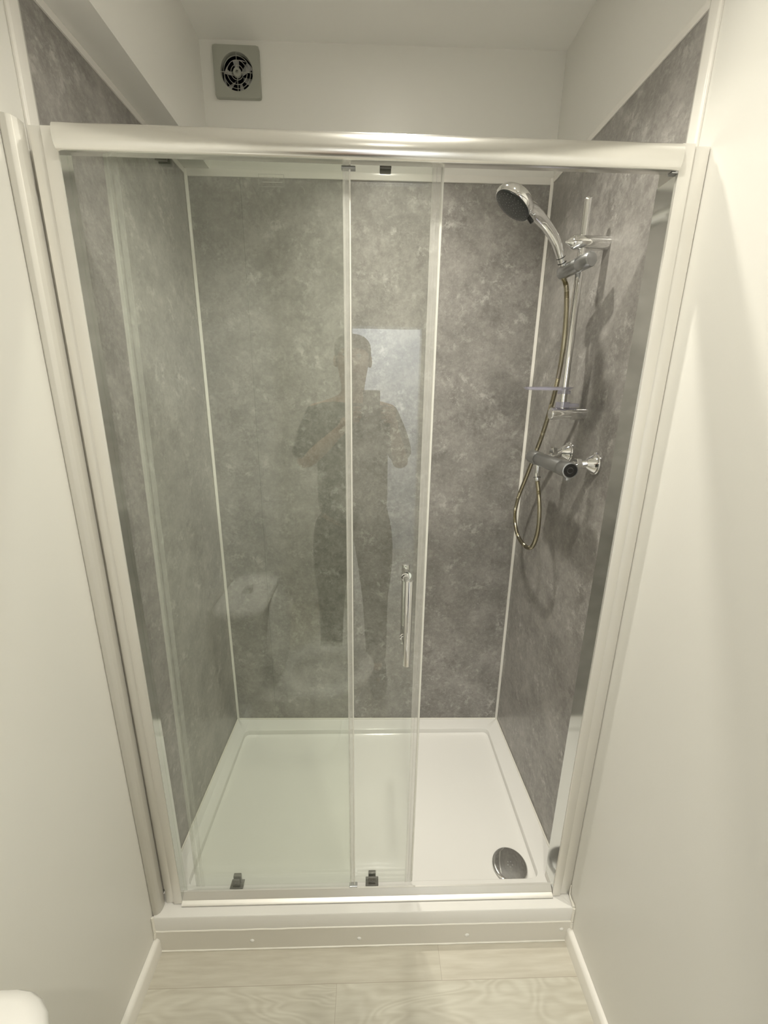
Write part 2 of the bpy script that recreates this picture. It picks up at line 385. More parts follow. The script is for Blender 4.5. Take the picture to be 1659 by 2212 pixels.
bm = NB(); prism(bm, [(1.2025, 0.098), (1.1955, 0.098), (1.1822, 0.722), (1.1862, 0.722)], ZP - 0.010, ZP + 0.006)
struct('trim_6', bm, m_trim)
# front edge profiles of the side panels
for k, (s, x0) in enumerate(((1, 0.0), (-1, 1.2))):
    bm = NB()
    prism(bm, [(x0 - s * 0.012, 0.094), (x0 + s * 0.0002, 0.0885), (x0 + s * 0.0002, 0.070), (x0 + s * 0.0045, 0.070), (x0 + s * 0.0065, 0.074), (x0 + s * 0.0065, 0.096), (x0 + s * 0.0035, 0.104), (x0 + s * 0.0008, 0.104), (x0 - s * 0.012, 0.097)], 0.004, CEIL - 0.12, bev=0.0006)
    struct('trim_%d' % (7 + k), bm, m_trim, smooth=True)

# ---------------------------------------------------------------- shower tray
def rrect(x0, y0, x1, y1, r, z, n=8):
    out = []
    for cx, cy, a0 in ((x1 - r, y1 - r, 0), (x0 + r, y1 - r, PI / 2), (x0 + r, y0 + r, PI), (x1 - r, y0 + r, 1.5 * PI)):
        for k in range(n + 1):
            a = a0 + PI / 2 * k / n; out.append((cx + r * math.cos(a), cy + r * math.sin(a), z))
    return out
tray = thing('shower_tray', 'white low-profile rectangular shower tray with raised flat rim', 'shower tray', (0.6, 0.37, -0.05))
bm = NB()
def outer(z, o=0.0):
    # follows the slightly tapering walls at the back
    R0 = rrect(0.002 + o, 0.0 + o, 1.198 - o, 0.742 - o, 0.004, z, 8); out = []
    for x, y, zz in R0:
        if y > 0.3: x = x + (0.0088 if x < 0.6 else -0.0145); y = y + (0.0 if x < 0.6 else -0.0125)
        out.append((x, y, zz))
    return out
def inner(o, z, r): return rrect(0.062 + o, 0.078 + o, 1.129 - o, 0.674 - o, r, z, 8)
loft(bm, [outer(-0.05), outer(-0.003), outer(0.0, 0.002), inner(-0.0005, 0.0, 0.024), inner(0.0010, -0.0006, 0.0235), inner(0.0018, -0.003, 0.023), inner(0.0030, -0.021, 0.022), inner(0.008, -0.0245, 0.022), inner(0.016, -0.0265, 0.03), inner(0.18, -0.0285, 0.05)], True, True)
part('tray_body', bm, m_tray, tray, True, 50)
# siliconed joint between tray and walls
bm = NB()
tube(bm, [Vector((0.0045, 0.10, 0.002)), Vector((0.0125, 0.739, 0.002))], 0.003, 8)
tube(bm, [Vector((0.014, 0.740, 0.002)), Vector((1.181, 0.7275, 0.002))], 0.003, 8)
tube(bm, [Vector((1.182, 0.727, 0.002)), Vector((1.1955, 0.10, 0.002))], 0.003, 8)
part('silicone_bead', bm, m_caulk, tray, True)

# drain cover
DC = (1.0530, 0.1290)
drain = thing('drain_cover', 'round chrome drain cover with five small holes in the right front corner of the tray', 'drain cover', (DC[0], DC[1], -0.0262))
bm = NB()
lathe(bm, (DC[0], DC[1], -0.0262), (0, 0, 1), [(0.050, 0), (0.053, 0.004), (0.0545, 0.0075), (0.054, 0.0092), (0.051, 0.0105), (0.044, 0.0115), (0.02, 0.0122), (0.0, 0.0124)], 64)
part('cover_disc', bm, m_chrome, drain, True, 60)
bm = NB()
for k in range(5):
    a = -PI / 2 + 2 * PI * k / 5
    lathe(bm, (DC[0] + 0.0075 * math.cos(a), DC[1] + 0.0085 * math.sin(a), -0.0150), (0, 0, 1), [(0.0019, 0), (0.0019, 0.0014), (0.0010, 0.0014), (0.0009, 0.0011), (0, 0.0011)], 14)
part('drain_hole_rim', bm, m_nozzle, drain, True)
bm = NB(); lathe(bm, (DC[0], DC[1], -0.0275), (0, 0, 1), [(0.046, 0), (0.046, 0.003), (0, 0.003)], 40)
part('drain_shadow_disc', bm, m_black, drain)  # black disc standing in for the shade beneath the cover

# plinth under the tray
pl = thing('tray_plinth', 'low cream plinth board below the tray lip with white screw caps', 'plinth', (0.6, 0.0, FL))
bm = NB(); box(bm, (0.0006, -0.002, FL + 0.001), (1.1994, 0.016, -0.0525), 0.001); part('plinth_board', bm, m_plinth, pl)
for x, z in ((0.273, -0.0960), (0.5788, -0.0985), (0.8923, -0.096), (1.1690, -0.082)):
    bm = NB(); lathe(bm, (x, -0.0015, z), (0, -1, 0), [(0.0062, 0), (0.0060, 0.0012), (0.004, 0.0026), (0, 0.0032)], 20)
    part('screw_cap', bm, m_white, pl, True, 80)
def wob(a, b, n, s, seed):
    rnd = random.Random(seed); a, b = Vector(a), Vector(b)
    return [a.lerp(b, k / n) + Vector((0, rnd.uniform(-s, s), rnd.uniform(-s, s))) for k in range(n + 1)]
bm = NB(); tube(bm, wob((0.014, -0.0015, FL + 0.002), (1.186, -0.0015, FL + 0.002), 40, 0.0004, 1), 0.003, 8)
part('silicone_bead', bm, m_caulk, pl, True)
bm = NB(); tube(bm, wob((0.002, -0.0005, -0.052), (1.198, -0.0005, -0.052), 50, 0.0004, 2), lambda i, n: 0.0022, 8)
part('silicone_bead', bm, m_caulk, pl, True)

# ---------------------------------------------------------------- shower enclosure
enc = thing('shower_enclosure', 'silver framed sliding shower enclosure with clear glass, door slid open to the left', 'shower enclosure', (0.6, 0.06, 0.0))
ZT = 1.842
# wall profiles
for k, (x0, x1, yb) in enumerate(((0.0258, 0.0472, 0.068), (1.1710, 1.1985, 0.068))):
    bm = NB(); box(bm, (x0, 0.036 if k == 0 else 0.034, 0.003), (x1, yb, ZT - (0.002 if k == 0 else 0)), 0.0015); part('wall_profile', bm, m_satin, enc, True)
# rounded cover strip on the left wall
bm = NB()
pr = [(0.0008, 0.008), (0.004, 0.0065), (0.012, 0.008), (0.0185, 0.013), (0.0215, 0.021), (0.0215, 0.0355), (0.0008, 0.0355)]
prism(bm, pr, -0.0005, 1.842, bev=0.001); part('cover_strip', bm, pm('brushed_cover_strip', (0.66, 0.645, 0.60), 0.55, metal=0.35), enc, True, 50)
# posts
bm = NB(); prism(bm, [(0.0490, 0.032), (0.0722, 0.032), (0.0722, 0.066), (0.0490, 0.066)], 0.0025, ZT - 0.004, bev=0.0005); part('post', bm, m_satin, enc, True)
bm = NB(); prism(bm, [(1.1458, 0.030), (1.1688, 0.030), (1.1688, 0.086), (1.1458, 0.086)], 0.0025, ZT + 0.001, bev=0.0005); part('post', bm, m_satin, enc, True)
# polished inner faces of the posts
bm = NB(); box(bm, (1.1448, 0.0345, 0.0272), (1.1457, 0.0858, ZT - 0.045)); part('post_return', bm, m_mirror, enc)
bm = NB(); box(bm, (0.07225, 0.0330, 0.004), (0.0731, 0.0655, ZT - 0.02)); part('post_return', bm, m_mirror, enc)
# header rail with a curved front
def hprof(k):
    out = []
    n = 12
    for i in range(n + 1):
        a = -PI / 2 + PI * i / n
        out.append((0.034 - 0.014 * math.cos(a) ** 0.6 if math.cos(a) > 0 else 0.034, 1.8215 + 0.0205 * math.sin(a)))
    return [(0.042, 1.801)] + out + [(0.096, 1.842), (0.096, 1.829), (0.094, 1.829), (0.094, 1.838), (0.042, 1.838)]
bm = NB(); hp = hprof(0)
prism(bm, hp, 0.0727, 1.1450, axis='x'); part('header_rail', bm, m_silver, enc, True, 35)
bm = NB(); prism(bm, [(1.1452, 1.842), (1.1452, 1.803), (1.1400, 1.8005), (1.1345, 1.8005), (1.1345, 1.7985), (1.1452, 1.7985)], 0.030, 0.042, axis='y')
part('rail_end_cap', bm, m_brushed, enc, True)
# bottom rail
bm = NB(); prism(bm, [(0.0275, 0.0012), (0.0245, 0.0030), (0.0245, 0.0065), (0.0285, 0.0095), (0.0345, 0.0110), (0.0360, 0.0150), (0.0450, 0.0235), (0.0465, 0.0265), (0.0505, 0.0265), (0.0515, 0.0150), (0.0570, 0.0130), (0.0580, 0.0012)], 0.0728, 1.1448, axis='x')
part('bottom_rail', bm, m_satin, enc, True, 30)
bm = NB(); box(bm, (0.0728, 0.0255, 0.0002), (1.1448, 0.056, 0.0011)); part('rail_gap_shade', bm, pm('dark_gap_shade', (0.10, 0.09, 0.08), 0.7), enc)  # dark strip standing in for the shadowed gap under the rail
bm = NB(); tube(bm, [Vector((1.1955, 0.001, 0.004)), Vector((1.196, 0.010, 0.0048)), Vector((1.1955, 0.020, 0.005)), Vector((1.1962, 0.0295, 0.008)), Vector((1.1968, 0.0315, 0.020)), Vector((1.1975, 0.0325, 0.042))], lambda i, n: 0.0045 - 0.0007 * i, 10)
part('corner_silicone', bm, m_caulk, enc, True)
for xs, za, sd_ in ((0.0035, 0.004, 9), (1.1965, 0.0, 10)):
    bm = NB(); tube(bm, wob((xs, -0.0015, -0.050), (xs, -0.0005, za), 6, 0.0006, sd_), 0.0036, 8); part('corner_silicone', bm, m_caulk, tray, True)
    bm = NB(); tube(bm, wob((xs, -0.0035, -0.074), (xs, -0.0020, -0.0545), 4, 0.0005, sd_), 0.0036, 8); part('corner_silicone', bm, m_caulk, pl, True)
# fixed pane
bm = NB(); box(bm, (0.0734, 0.051, 0.0268), (0.5535, 0.056, 1.834)); fp = part('fixed_pane', bm, m_glass, enc)
bm = NB(); prism(bm, [(0.5510, 0.0490), (0.5620, 0.0490), (0.5635, 0.0505), (0.5635, 0.0565), (0.5620, 0.058), (0.5510, 0.058), (0.5510, 0.0563), (0.5550, 0.0563), (0.5550, 0.0507), (0.5510, 0.0507)], 0.0268, 1.832)
part('edge_seal', bm, m_seal, fp, True)
bm = NB(); rod(bm, (0.5635, 0.0535, 0.0268), (0.5635, 0.0535, 1.832), 0.0016, 10); part('seal_lip', bm, m_seal2, fp, True)
for q_ in (((0.549, 0.0475, 0.0265), (0.572, 0.060, 0.0315)), ((0.549, 0.0475, 1.7985), (0.574, 0.060, 1.8025))):
    bm = NB(); box(bm, *q_, 0.001); part('seal_clip', bm, m_brushed, fp)
bm = NB()   # etched safety mark: a thin outline with two rows
def brow(x0, z0, x1, z1, y=0.0506): box(bm, (x0, y, z0), (x1, y + 0.0003, z1))
brow(0.402, 1.7864, 0.447, 1.7868); brow(0.402, 1.7675, 0.447, 1.7679); brow(0.402, 1.7675, 0.4025, 1.7868); brow(0.4465, 1.7675, 0.447, 1.7868)
brow(0.409, 1.7740, 0.444, 1.7752)
rnd = random.Random(4)
for k in range(11): brow(0.412 + k * 0.0025, 1.7790, 0.4135 + k * 0.0025, 1.7790 + 0.0018 + rnd.random() * 0.0016)
m_etch = pm('etched_glass_mark', (0.42, 0.43, 0.39), 0.9); part('safety_mark', bm, m_etch, fp)
# sliding door pane (hangs a touch out of square on its left edge)
DXL0, DXL1, DXR = 0.104, 0.132, 0.7165
door = NB(); y0, y1 = 0.068, 0.073; z0, z1 = 0.016, 1.834
vs = [door.verts.new(v) for v in ((DXL0, y0, z0), (DXR, y0, z0), (DXR, y0, z1), (DXL1, y0, z1), (DXL0, y1, z0), (DXR, y1, z0), (DXR, y1, z1), (DXL1, y1, z1))]
for f in ((0, 1, 2, 3), (7, 6, 5, 4), (0, 4, 5, 1), (1, 5, 6, 2), (2, 6, 7, 3), (3, 7, 4, 0)): door.faces.new([vs[i] for i in f])
sd = part('sliding_door', door, m_glass, enc)
def slseal(dx0, dx1, ya, yb, name, mat):
    b_ = NB(); q = [b_.verts.new(v) for v in ((DXL0 + dx0, ya, z0), (DXL0 + dx1, ya, z0), (DXL1 + dx1, ya, z1), (DXL1 + dx0, ya, z1), (DXL0 + dx0, yb, z0), (DXL0 + dx1, yb, z0), (DXL1 + dx1, yb, z1), (DXL1 + dx0, yb, z1))]
    for f in ((0, 1, 2, 3), (7, 6, 5, 4), (0, 4, 5, 1), (1, 5, 6, 2), (2, 6, 7, 3), (3, 7, 4, 0)): b_.faces.new([q[i] for i in f])
    part(name, b_, mat, sd)
slseal(-0.004, 0.0065, 0.0660, 0.0678, 'edge_seal', m_seal3); slseal(0.0105, 0.0195, 0.0660, 0.0678, 'edge_seal', m_seal3); slseal(-0.0055, -0.0005, 0.0672, 0.0738, 'seal_lip', m_seal)
bm = NB(); box(bm, (0.7130, 0.0655, z0), (0.7220, 0.0675, z1)); box(bm, (0.7220, 0.0655, z0), (0.7310, 0.0750, z1)); part('edge_seal', bm, m_seal, sd)
bm = NB(); rod(bm, (0.7328, 0.070, z0), (0.7328, 0.070, z1), 0.0028, 12); part('seal_lip', bm, m_seal2, sd, True)
# door handle: bars back to back
bm = NB()
for s, yf, yo in ((-1, 0.068, 0.024), (1, 0.073, 0.117)):
    rod(bm, (0.6915, yo, 0.796), (0.6915, yo, 1.015), 0.0092, 28, 0.0015)
    for z in (0.845, 1.004):
        rod(bm, (0.6865 if s < 0 else 0.6915, yf, z), (0.6900, yo, z), 0.0060, 20)
        lathe(bm, (0.6865 if s < 0 else 0.6915, yf, z), (0, s, 0), [(0.0098, 0), (0.0098, 0.003), (0.0085, 0.0045), (0.006, 0.005)], 28)
part('door_handle', bm, m_chrome, sd, True, 35)
# rollers
def roller(x, z0_, z1_, top):
    b_ = NB(); box(b_, (x - 0.0105, 0.0750, z0_), (x + 0.0105, 0.088, z1_), 0.002)
    zc = (z0_ + z1_) / 2
    lathe(b_, (x, 0.067, zc), (0, -1, 0), [(0.0065, -0.02), (0.0065, 0), (0.0065, 0.0035), (0.005, 0.0045), (0, 0.0045)], 20)
    box(b_, (x - 0.0025, 0.0610, zc + 0.001), (x + 0.0025, 0.0630, zc + 0.006))
    if not top: box(b_, (x - 0.018, 0.088, z0_ - 0.002), (x + 0.018, 0.100, z0_ + 0.001), 0.0008)
    else: box(b_, (x - 0.0105, 0.0625, z0_), (x + 0.0105, 0.0675, z1_), 0.001)
    part('roller', b_, m_roller, sd, True)
roller(0.2290, 1.8075, 1.836, True); roller(0.6280, 1.8075, 1.836, True)
def lowroller(x):
    b_ = NB(); box(b_, (x - 0.011, 0.0735, 0.010), (x + 0.011, 0.084, 0.042), 0.002)
    box(b_, (x - 0.0105, 0.0628, 0.014), (x + 0.0105, 0.0675, 0.042), 0.0012)
    rod(b_, (x, 0.0610, 0.029), (x, 0.0635, 0.029), 0.004, 16)
    box(b_, (x - 0.019, 0.0600, 0.0120), (x + 0.019, 0.084, 0.0150), 0.0008)
    part('roller', b_, m_roller, sd, True)
lowroller(0.2170); lowroller(0.6150)

# ---------------------------------------------------------------- riser rail, holder, handset, hose, valve
XR, YR = 1.131, 0.340
xw = lambda y: 1.1985 - (y - 0.095) * (1.1985 - 1.1854) / 0.636       # face of the right panel
ris = thing('shower_riser_rail', 'chrome vertical shower riser rail on the right panel with two round wall brackets', 'shower rail', (xw(YR), YR, 1.62))
bm = NB()
lathe(bm, (XR, YR, 1.378), (0, 0, 1), [(0.0096, 0), (0.0096, 0.500), (0.0088, 0.504), (0.006, 0.507), (0, 0.508)], 32)
part('rail', bm, m_chrome, ris, True, 50)
bm = NB()
lathe(bm, (1.103, YR, 1.787), (1, 0, 0), [(0.012, 0), (0.0155, 0.0015), (0.0165, 0.004), (0.0165, xw(YR) - 1.103)], 40)
part('wall_bracket', bm, m_chrome, ris, True, 35)
bm = NB(); lathe(bm, (1.1045, YR, 1.787), (-1, 0, 0), [(0.015, 0), (0.0145, 0.002), (0.010, 0.008), (0.004, 0.014), (0.0028, 0.018), (0, 0.0195)], 24)
part('bracket_cap', bm, m_chrome, ris, True, 50)
bm = NB(); lathe(bm, (1.0985, YR, 1.371), (1, 0, 0), [(0.0145, 0), (0.0160, 0.0015), (0.0165, 0.004), (0.0165, xw(YR) - 1.0985)], 40)
part('wall_bracket', bm, m_chrome, ris, True, 35)
bm = NB(); lathe(bm, (XR, YR, 1.3875), (0, 0, 1), [(0.0103, 0), (0.0185, 0), (0.0185, 0.015), (0.0103, 0.015)], 32); box(bm, (XR - 0.002, YR - 0.016, 1.389), (XR + 0.040, YR + 0.016, 1.3995), 0.003)
part('clear_stop_collar', bm, m_dish, ris, True)
A = Vector((1.131, 0.280, 1.7360)); B = Vector((1.097, 0.375, 1.7260))
ax = (B - A).normalized()
bm = NB(); lathe(bm, A, ax, [(0.0135, 0), (0.0165, 0.0012), (0.0178, 0.004), (0.0178, 0.038), (0.0165, 0.040), (0.0165, 0.042), (0.0172, 0.044), (0.0165, 0.092), (0.0150, 0.099), (0.010, 0.104), (0, 0.106)], 40)
part('handset_holder', bm, m_brushed, ris, True, 35)

# handset
HC = Vector((0.9290, 0.283, 1.8400))            # centre of the spray face
HN = Vector((-0.561, 0.02, -0.827)).normalized()
hs = thing('shower_handset', 'chrome handheld shower head with dark spray face resting in the rail holder', 'shower head', tuple(B))
bm = NB()
# head shell: dome at the back, rim to the front
lathe(bm, HC, -HN, [(0.044, -0.0005), (0.0475, 0.0), (0.0495, 0.004), (0.049, 0.010), (0.0445, 0.019), (0.036, 0.026), (0.024, 0.031), (0.010, 0.0335), (0, 0.034)], 56)
# neck and handle
p0 = HC - HN * 0.0165 + (Vector((1.085, 0.352, 1.752)) - HC).normalized() * 0.030
pts_ = catmull([p0, Vector((0.990, 0.308, 1.8370)), Vector((1.028, 0.324, 1.8165)), Vector((1.060, 0.338, 1.790)), Vector((1.080, 0.349, 1.762)), Vector((1.093, 0.3575, 1.741))], 0.004)
def hr(i, n):
    t = i / (n - 1)
    return 0.011 * (1 - t) ** 2.2 + 0.0088 + 0.0020 * math.sin(PI * min(1, max(0, (t - .35) / .65))) 
tube(bm, pts_, hr, 24)
part('handset_body', bm, m_chrome, hs, True, 55)
bm = NB(); lathe(bm, HC + HN * 0.0002, HN, [(0.0455, 0), (0.0455, 0.0012), (0.042, 0.003), (0.030, 0.0045), (0.0, 0.0052)], 48); part('spray_face', bm, m_spray, hs, True, 50)
bm = NB(); u_, v_, _d = frame_of(HN)
for R_, n_ in ((0.008, 6), (0.016, 10), (0.025, 16), (0.034, 20), (0.0395, 26)):
    for k in range(n_):
        a = 2 * PI * k / n_ + R_ * 40
        hz = 0.0052 - (R_ / 0.044) ** 2 * 0.0028
        lathe(bm, HC + u_ * (R_ * math.cos(a)) + v_ * (R_ * math.sin(a)) + HN * hz, HN, [(0.0011, 0), (0.0006, 0.0014), (0, 0.0016)], 6)
o = part('spray_nozzle', bm, m_nozzle, hs); o['kind'] = 'stuff'
tdir = (Vector((1.0, 0.26, 1.775)) - HC); tdir = (tdir - HN * tdir.dot(HN)).normalized()
bm = NB(); rod(bm, HC + tdir * 0.046 + HN * 0.001, HC + tdir * 0.060 + HN * 0.006, 0.0048, 16, 0.0015); part('spray_lever', bm, m_black, hs, True)
hd = (pts_[-1] - pts_[-4]).normalized()
for t_, nm_ in ((0.006, 'black_ring'), (0.019, 'black_ring')):
    bm = NB(); torus(bm, pts_[-1] - hd * t_, hd, 0.0100, 0.0009, 32, 8); part(nm_, bm, m_black, hs, True)

# hose
hosep = [(1.094, 0.362, 1.722), (1.108, 0.366, 1.705), (1.114, 0.362, 1.680), (1.117, 0.352, 1.604), (1.119, 0.354, 1.533), (1.125, 0.375, 1.468), (1.132, 0.4135, 1.3966), (1.139, 0.472, 1.3033), (1.143, 0.527, 1.2275), (1.142, 0.5744, 1.1491), (1.137, 0.617, 1.064), (1.132, 0.6187, 0.9943), (1.126, 0.5562, 0.944), (1.12, 0.4592, 0.9363), (1.115, 0.3916, 0.9614), (1.112, 0.3590, 1.0195), (1.11, 0.3590, 1.0851), (1.11, 0.3836, 1.1427), (1.11, 0.4038, 1.1742), (1.11, 0.4100, 1.190)]
hz = thing('shower_hose', 'ribbed metal shower hose looping below the mixer valve', 'hose', hosep[8])
hp_ = catmull(hosep, 0.0014)
bm = NB(); tube(bm, hp_, lambda i, n: 0.0068 if i % 2 else 0.0056, 12); part('hose_tube', bm, m_hose, hz, True, 80)
bm = NB(); e = hp_[-1]; ed = (hp_[-1] - hp_[-12]).normalized()
lathe(bm, e - ed * 0.024, ed, [(0.0075, 0), (0.0095, 0.003), (0.0105, 0.010), (0.0105, 0.024)], 24); part('hose_nut', bm, m_chrome, hz, True)
bm = NB(); torus(bm, e - ed * 0.012, ed, 0.0103, 0.0009, 28, 8); part('nut_ring', bm, m_black, hz, True)

# soap dish on the rail
sdh = thing('soap_dish', 'clear lilac plastic soap dish clipped to the riser rail', 'soap dish', (XR, YR, 1.432))
bm = NB()
def oval(cx, cy, rx, ry, z, n=40): return [(cx + rx * math.cos(2 * PI * k / n), cy + ry * math.sin(2 * PI * k / n), z) for k in range(n)]
loft(bm, [oval(1.083, 0.335, 0.050, 0.040, 1.4325), oval(1.083, 0.335, 0.060, 0.048, 1.434), oval(1.083, 0.335, 0.067, 0.053, 1.4405), oval(1.083, 0.335, 0.0645, 0.0505, 1.4405), oval(1.083, 0.335, 0.058, 0.046, 1.4365), oval(1.083, 0.335, 0.048, 0.038, 1.4352)])
part('dish_plate', bm, m_dish, sdh, True, 50)
bm = NB(); lathe(bm, (XR, YR, 1.4235), (0, 0, 1), [(0.0102, 0), (0.0165, 0), (0.0165, 0.009), (0.0102, 0.009)], 28); part('rail_clip', bm, m_dish, sdh, True)

# thermostatic bar valve
VX, VZ = 1.110, 1.2355
val = thing('shower_mixer_valve', 'chrome bar shower mixer valve with two round wall flanges', 'shower valve', (xw(0.32), 0.32, 1.245))
bm = NB(); rod(bm, (VX, 0.250, VZ), (VX, 0.405, VZ), 0.0195, 40, 0.001)
part('valve_body', bm, m_brushed, val, True, 35)
bm = NB(); lathe(bm, (VX, 0.2490, VZ), (0, -1, 0), [(0.0195, 0), (0.0205, 0.002), (0.0210, 0.044), (0.0205, 0.0475), (0.0180, 0.0480), (0.0175, 0.0465), (0.0, 0.0465)], 40)
box(bm, (VX - 0.008, 0.2035, VZ - 0.0275), (VX + 0.008, 0.2200, VZ - 0.0170), 0.003)
k1 = part('control_knob', bm, m_brushed, val, True, 35)
bm = NB(); lathe(bm, (VX, 0.2028, VZ), (0, -1, 0), [(0.0170, 0), (0.0170, 0.001), (0.0078, 0.001), (0.0078, 0.0002), (0.0070, 0.0002), (0.0070, 0.0012), (0, 0.0012)], 36)
part('knob_face', bm, pm('dark_glossy_knob_face', (0.05, 0.05, 0.05), 0.12, metal=0.6), k1, True, 35)
bm = NB(); lathe(bm, (VX, 0.4060, VZ), (0, 1, 0), [(0.0195, 0), (0.0205, 0.002), (0.0210, 0.050), (0.0200, 0.056), (0.0150, 0.060), (0, 0.061)], 40)
part('control_knob', bm, m_brushed, val, True, 35)
for yy, zz in ((0.2455, 1.2475), (0.392, 1.2590)):
    b2 = NB(); xe = xw(yy)
    lathe(b2, (xe - 0.0002, yy, zz), (-1, 0, 0), [(0.0300, 0), (0.0300, 0.0035), (0.0285, 0.0055), (0.0255, 0.0070), (0.0240, 0.010), (0.0165, 0.021), (0.0125, 0.026)], 44)
    part('wall_flange', b2, m_chrome, val, True, 25)
    b2 = NB(); yv = max(0.262, min(yy, 0.392))
    d_ = Vector((VX + 0.012, yv, VZ)) - Vector((xe - 0.022, yy, zz)); u2 = d_.normalized()
    lathe(b2, (xe - 0.022, yy, zz), d_, [(0.0115, 0), (0.0115, d_.length)], 24)
    lathe(b2, Vector((xe - 0.040, yy, zz)), (-1, 0, 0), [(0.0140, 0), (0.0155, 0.0015), (0.0155, 0.0125), (0.0140, 0.014)], 6)
    part('union_nut', b2, m_chrome, val, True, 25)
bm = NB(); rod(bm, (VX, 0.4095, VZ - 0.017), (VX, 0.4100, VZ - 0.046), 0.0098, 24, 0.001); part('outlet', bm, m_chrome, val, True)

# ---------------------------------------------------------------- extractor fan
FX, FZ = 0.1975, 2.3365
fan = thing('extractor_fan', 'square grey extractor fan with round dark grille high on the back wall', 'extractor fan', (FX, 0.744, FZ))
yf = 0.7455
bm = NB()
R0 = []
for k in range(96):
    a = 2 * PI * (k + 0.5) / 96; ca, sa = math.cos(a), math.sin(a)
    t = min(0.0685 / max(1e-6, abs(ca)), 0.0640 / max(1e-6, abs(sa)))
    x, z = t * ca, t * sa; ax_, az_ = abs(x), abs(z)
    if ax_ > 0.0625 and az_ > 0.0580:      # rounded corner
        vx, vz = ax_ - 0.0625, az_ - 0.0580; q = math.hypot(vx, vz); ax_, az_ = 0.0625 + 0.006 * vx / q, 0.0580 + 0.006 * vz / q
        x, z = math.copysign(ax_, x), math.copysign(az_, z)
    R0.append((FX + x, FZ + z))
n = len(R0)
def ringpts(r, y): 
    out = []
    for x, z in R0:
        a = math.atan2(z - FZ, x - FX); out.append((FX + r * math.cos(a), y, FZ + r * math.sin(a)))
    return out
sq = lambda s, y: [(FX + (x - FX) * s, y, FZ + (z - FZ) * s) for x, z in R0]
loft(bm, [sq(1.0, yf), sq(1.0, yf - 0.012), sq(0.985, yf - 0.014), ringpts(0.0505, yf - 0.0155), ringpts(0.0475, yf - 0.0140), ringpts(0.0470, yf - 0.004), ringpts(0.0470, yf)], False, False)
part('face_plate', bm, m_fan, fan, True, 35)
bm = NB()
for r in (0.0155, 0.0265, 0.0365): 
    torus(bm, (FX, yf - 0.0105, FZ), (0, 1, 0), r + 0.003, 0.0009, 48, 6)
for a in range(4):
    dx, dz = math.cos(a * PI / 2), math.sin(a * PI / 2)
    rod(bm, (FX + dx * 0.009, yf - 0.0105, FZ + dz * 0.009), (FX + dx * 0.0472, yf - 0.0105, FZ + dz * 0.0472), 0.0009, 8)
lathe(bm, (FX, yf - 0.006, FZ), (0, -1, 0), [(0.0125, 0), (0.0125, 0.004), (0.011, 0.007), (0.0045, 0.0075), (0.0045, 0.002), (0, 0.002)], 32)
part('grille', bm, m_fangr, fan, True, 50)
bm = NB()
lathe(bm, (FX, yf + 0.002, FZ), (0, 1, 0), [(0.0470, 0), (0.0485, 0.001), (0.0485, 0.018), (0.0, 0.018)], 40)
bm.faces.ensure_lookup_table()
bmesh.ops.delete(bm, geom=[f for f in bm.faces if len(f.verts) == 40 and abs(f.calc_center_median().y - (yf + 0.002)) < 1e-4], context='FACES')
part('duct', bm, m_duct, fan, True)
bm = NB()
for k in range(6):
    a0 = k * PI / 3
    pts4 = []
    for rr, da, dy in ((0.010, 0, 0.007), (0.043, -0.12, 0.006), (0.043, 0.50, 0.014), (0.010, 0.5, 0.014)):
        pts4.append(bm.verts.new((FX + rr * math.cos(a0 + da), yf + dy, FZ + rr * math.sin(a0 + da))))
    g_ = bm.faces.new(pts4); r_ = bmesh.ops.extrude_face_region(bm, geom=[g_]); bmesh.ops.translate(bm, verts=[v for v in r_['geom'] if isinstance(v, bmesh.types.BMVert)], vec=(0, 0.0015, 0))
rod(bm, (FX, yf + 0.006, FZ), (FX, yf + 0.019, FZ), 0.011, 24)
part('fan_blade', bm, pm('dark_fan_blade_plastic', (0.006, 0.006, 0.009), 0.9, spec=0.05), fan)

# ---------------------------------------------------------------- ceiling downlights
DLBL = ['recessed white ceiling downlight just outside the shower door', 'recessed white ceiling downlight above the shower tray', 'recessed white ceiling downlight over the person near the door']
for (x, y, w, spr), lb in zip(LIGHTS, DLBL):
    t = thing('ceiling_downlight', lb, 'ceiling light', (x, y, CEIL), 'recessed ceiling downlights')
    bm = NB(); lathe(bm, (x, y, CEIL), (0, 0, -1), [(0.043, 0), (0.043, 0.003), (0.040, 0.005), (0.030, 0.005), (0.0285, 0.003), (0.0285, 0.0)], 48)
    part('trim_ring', bm, m_white, t, True, 35)
    bm = NB(); lathe(bm, (x, y, CEIL - 0.0005), (0, 0, -1), [(0.0275, 0), (0.0275, 0.002), (0.02, 0.003), (0, 0.0035)], 40)
    part('lens', bm, m_lens, t, True)
    ld = bpy.data.lights.new('downlight_lamp', 'AREA'); ld.shape = 'DISK'; ld.size = 0.055; ld.energy = w; ld.color = LIGHT_COL; ld.spread = math.radians(spr)
    lo = bpy.data.objects.new('downlight_lamp', ld); COL.objects.link(lo); lo.location = (0, 0, -0.0052); lo.parent = t

t = thing('ceiling_downlight', 'added ceiling downlight in the hallway, brightening the reflected doorway', 'ceiling light', (0.72, -2.45, CEIL))  # unseen lamp, added to brighten the doorway in the glass reflection
bm = NB(); lathe(bm, (0.72, -2.45, CEIL), (0, 0, -1), [(0.043, 0), (0.043, 0.003), (0.040, 0.005), (0.030, 0.005), (0.0285, 0.003), (0.0285, 0.0)], 48); part('trim_ring', bm, m_white, t, True, 35)
ld = bpy.data.lights.new('added_hallway_lamp', 'AREA'); ld.shape = 'DISK'; ld.size = 0.055; ld.energy = 24; ld.color = (0.93, 0.96, 1.0)
lo = bpy.data.objects.new('added_hallway_lamp', ld); COL.objects.link(lo); lo.location = (0, 0, -0.0055); lo.parent = t

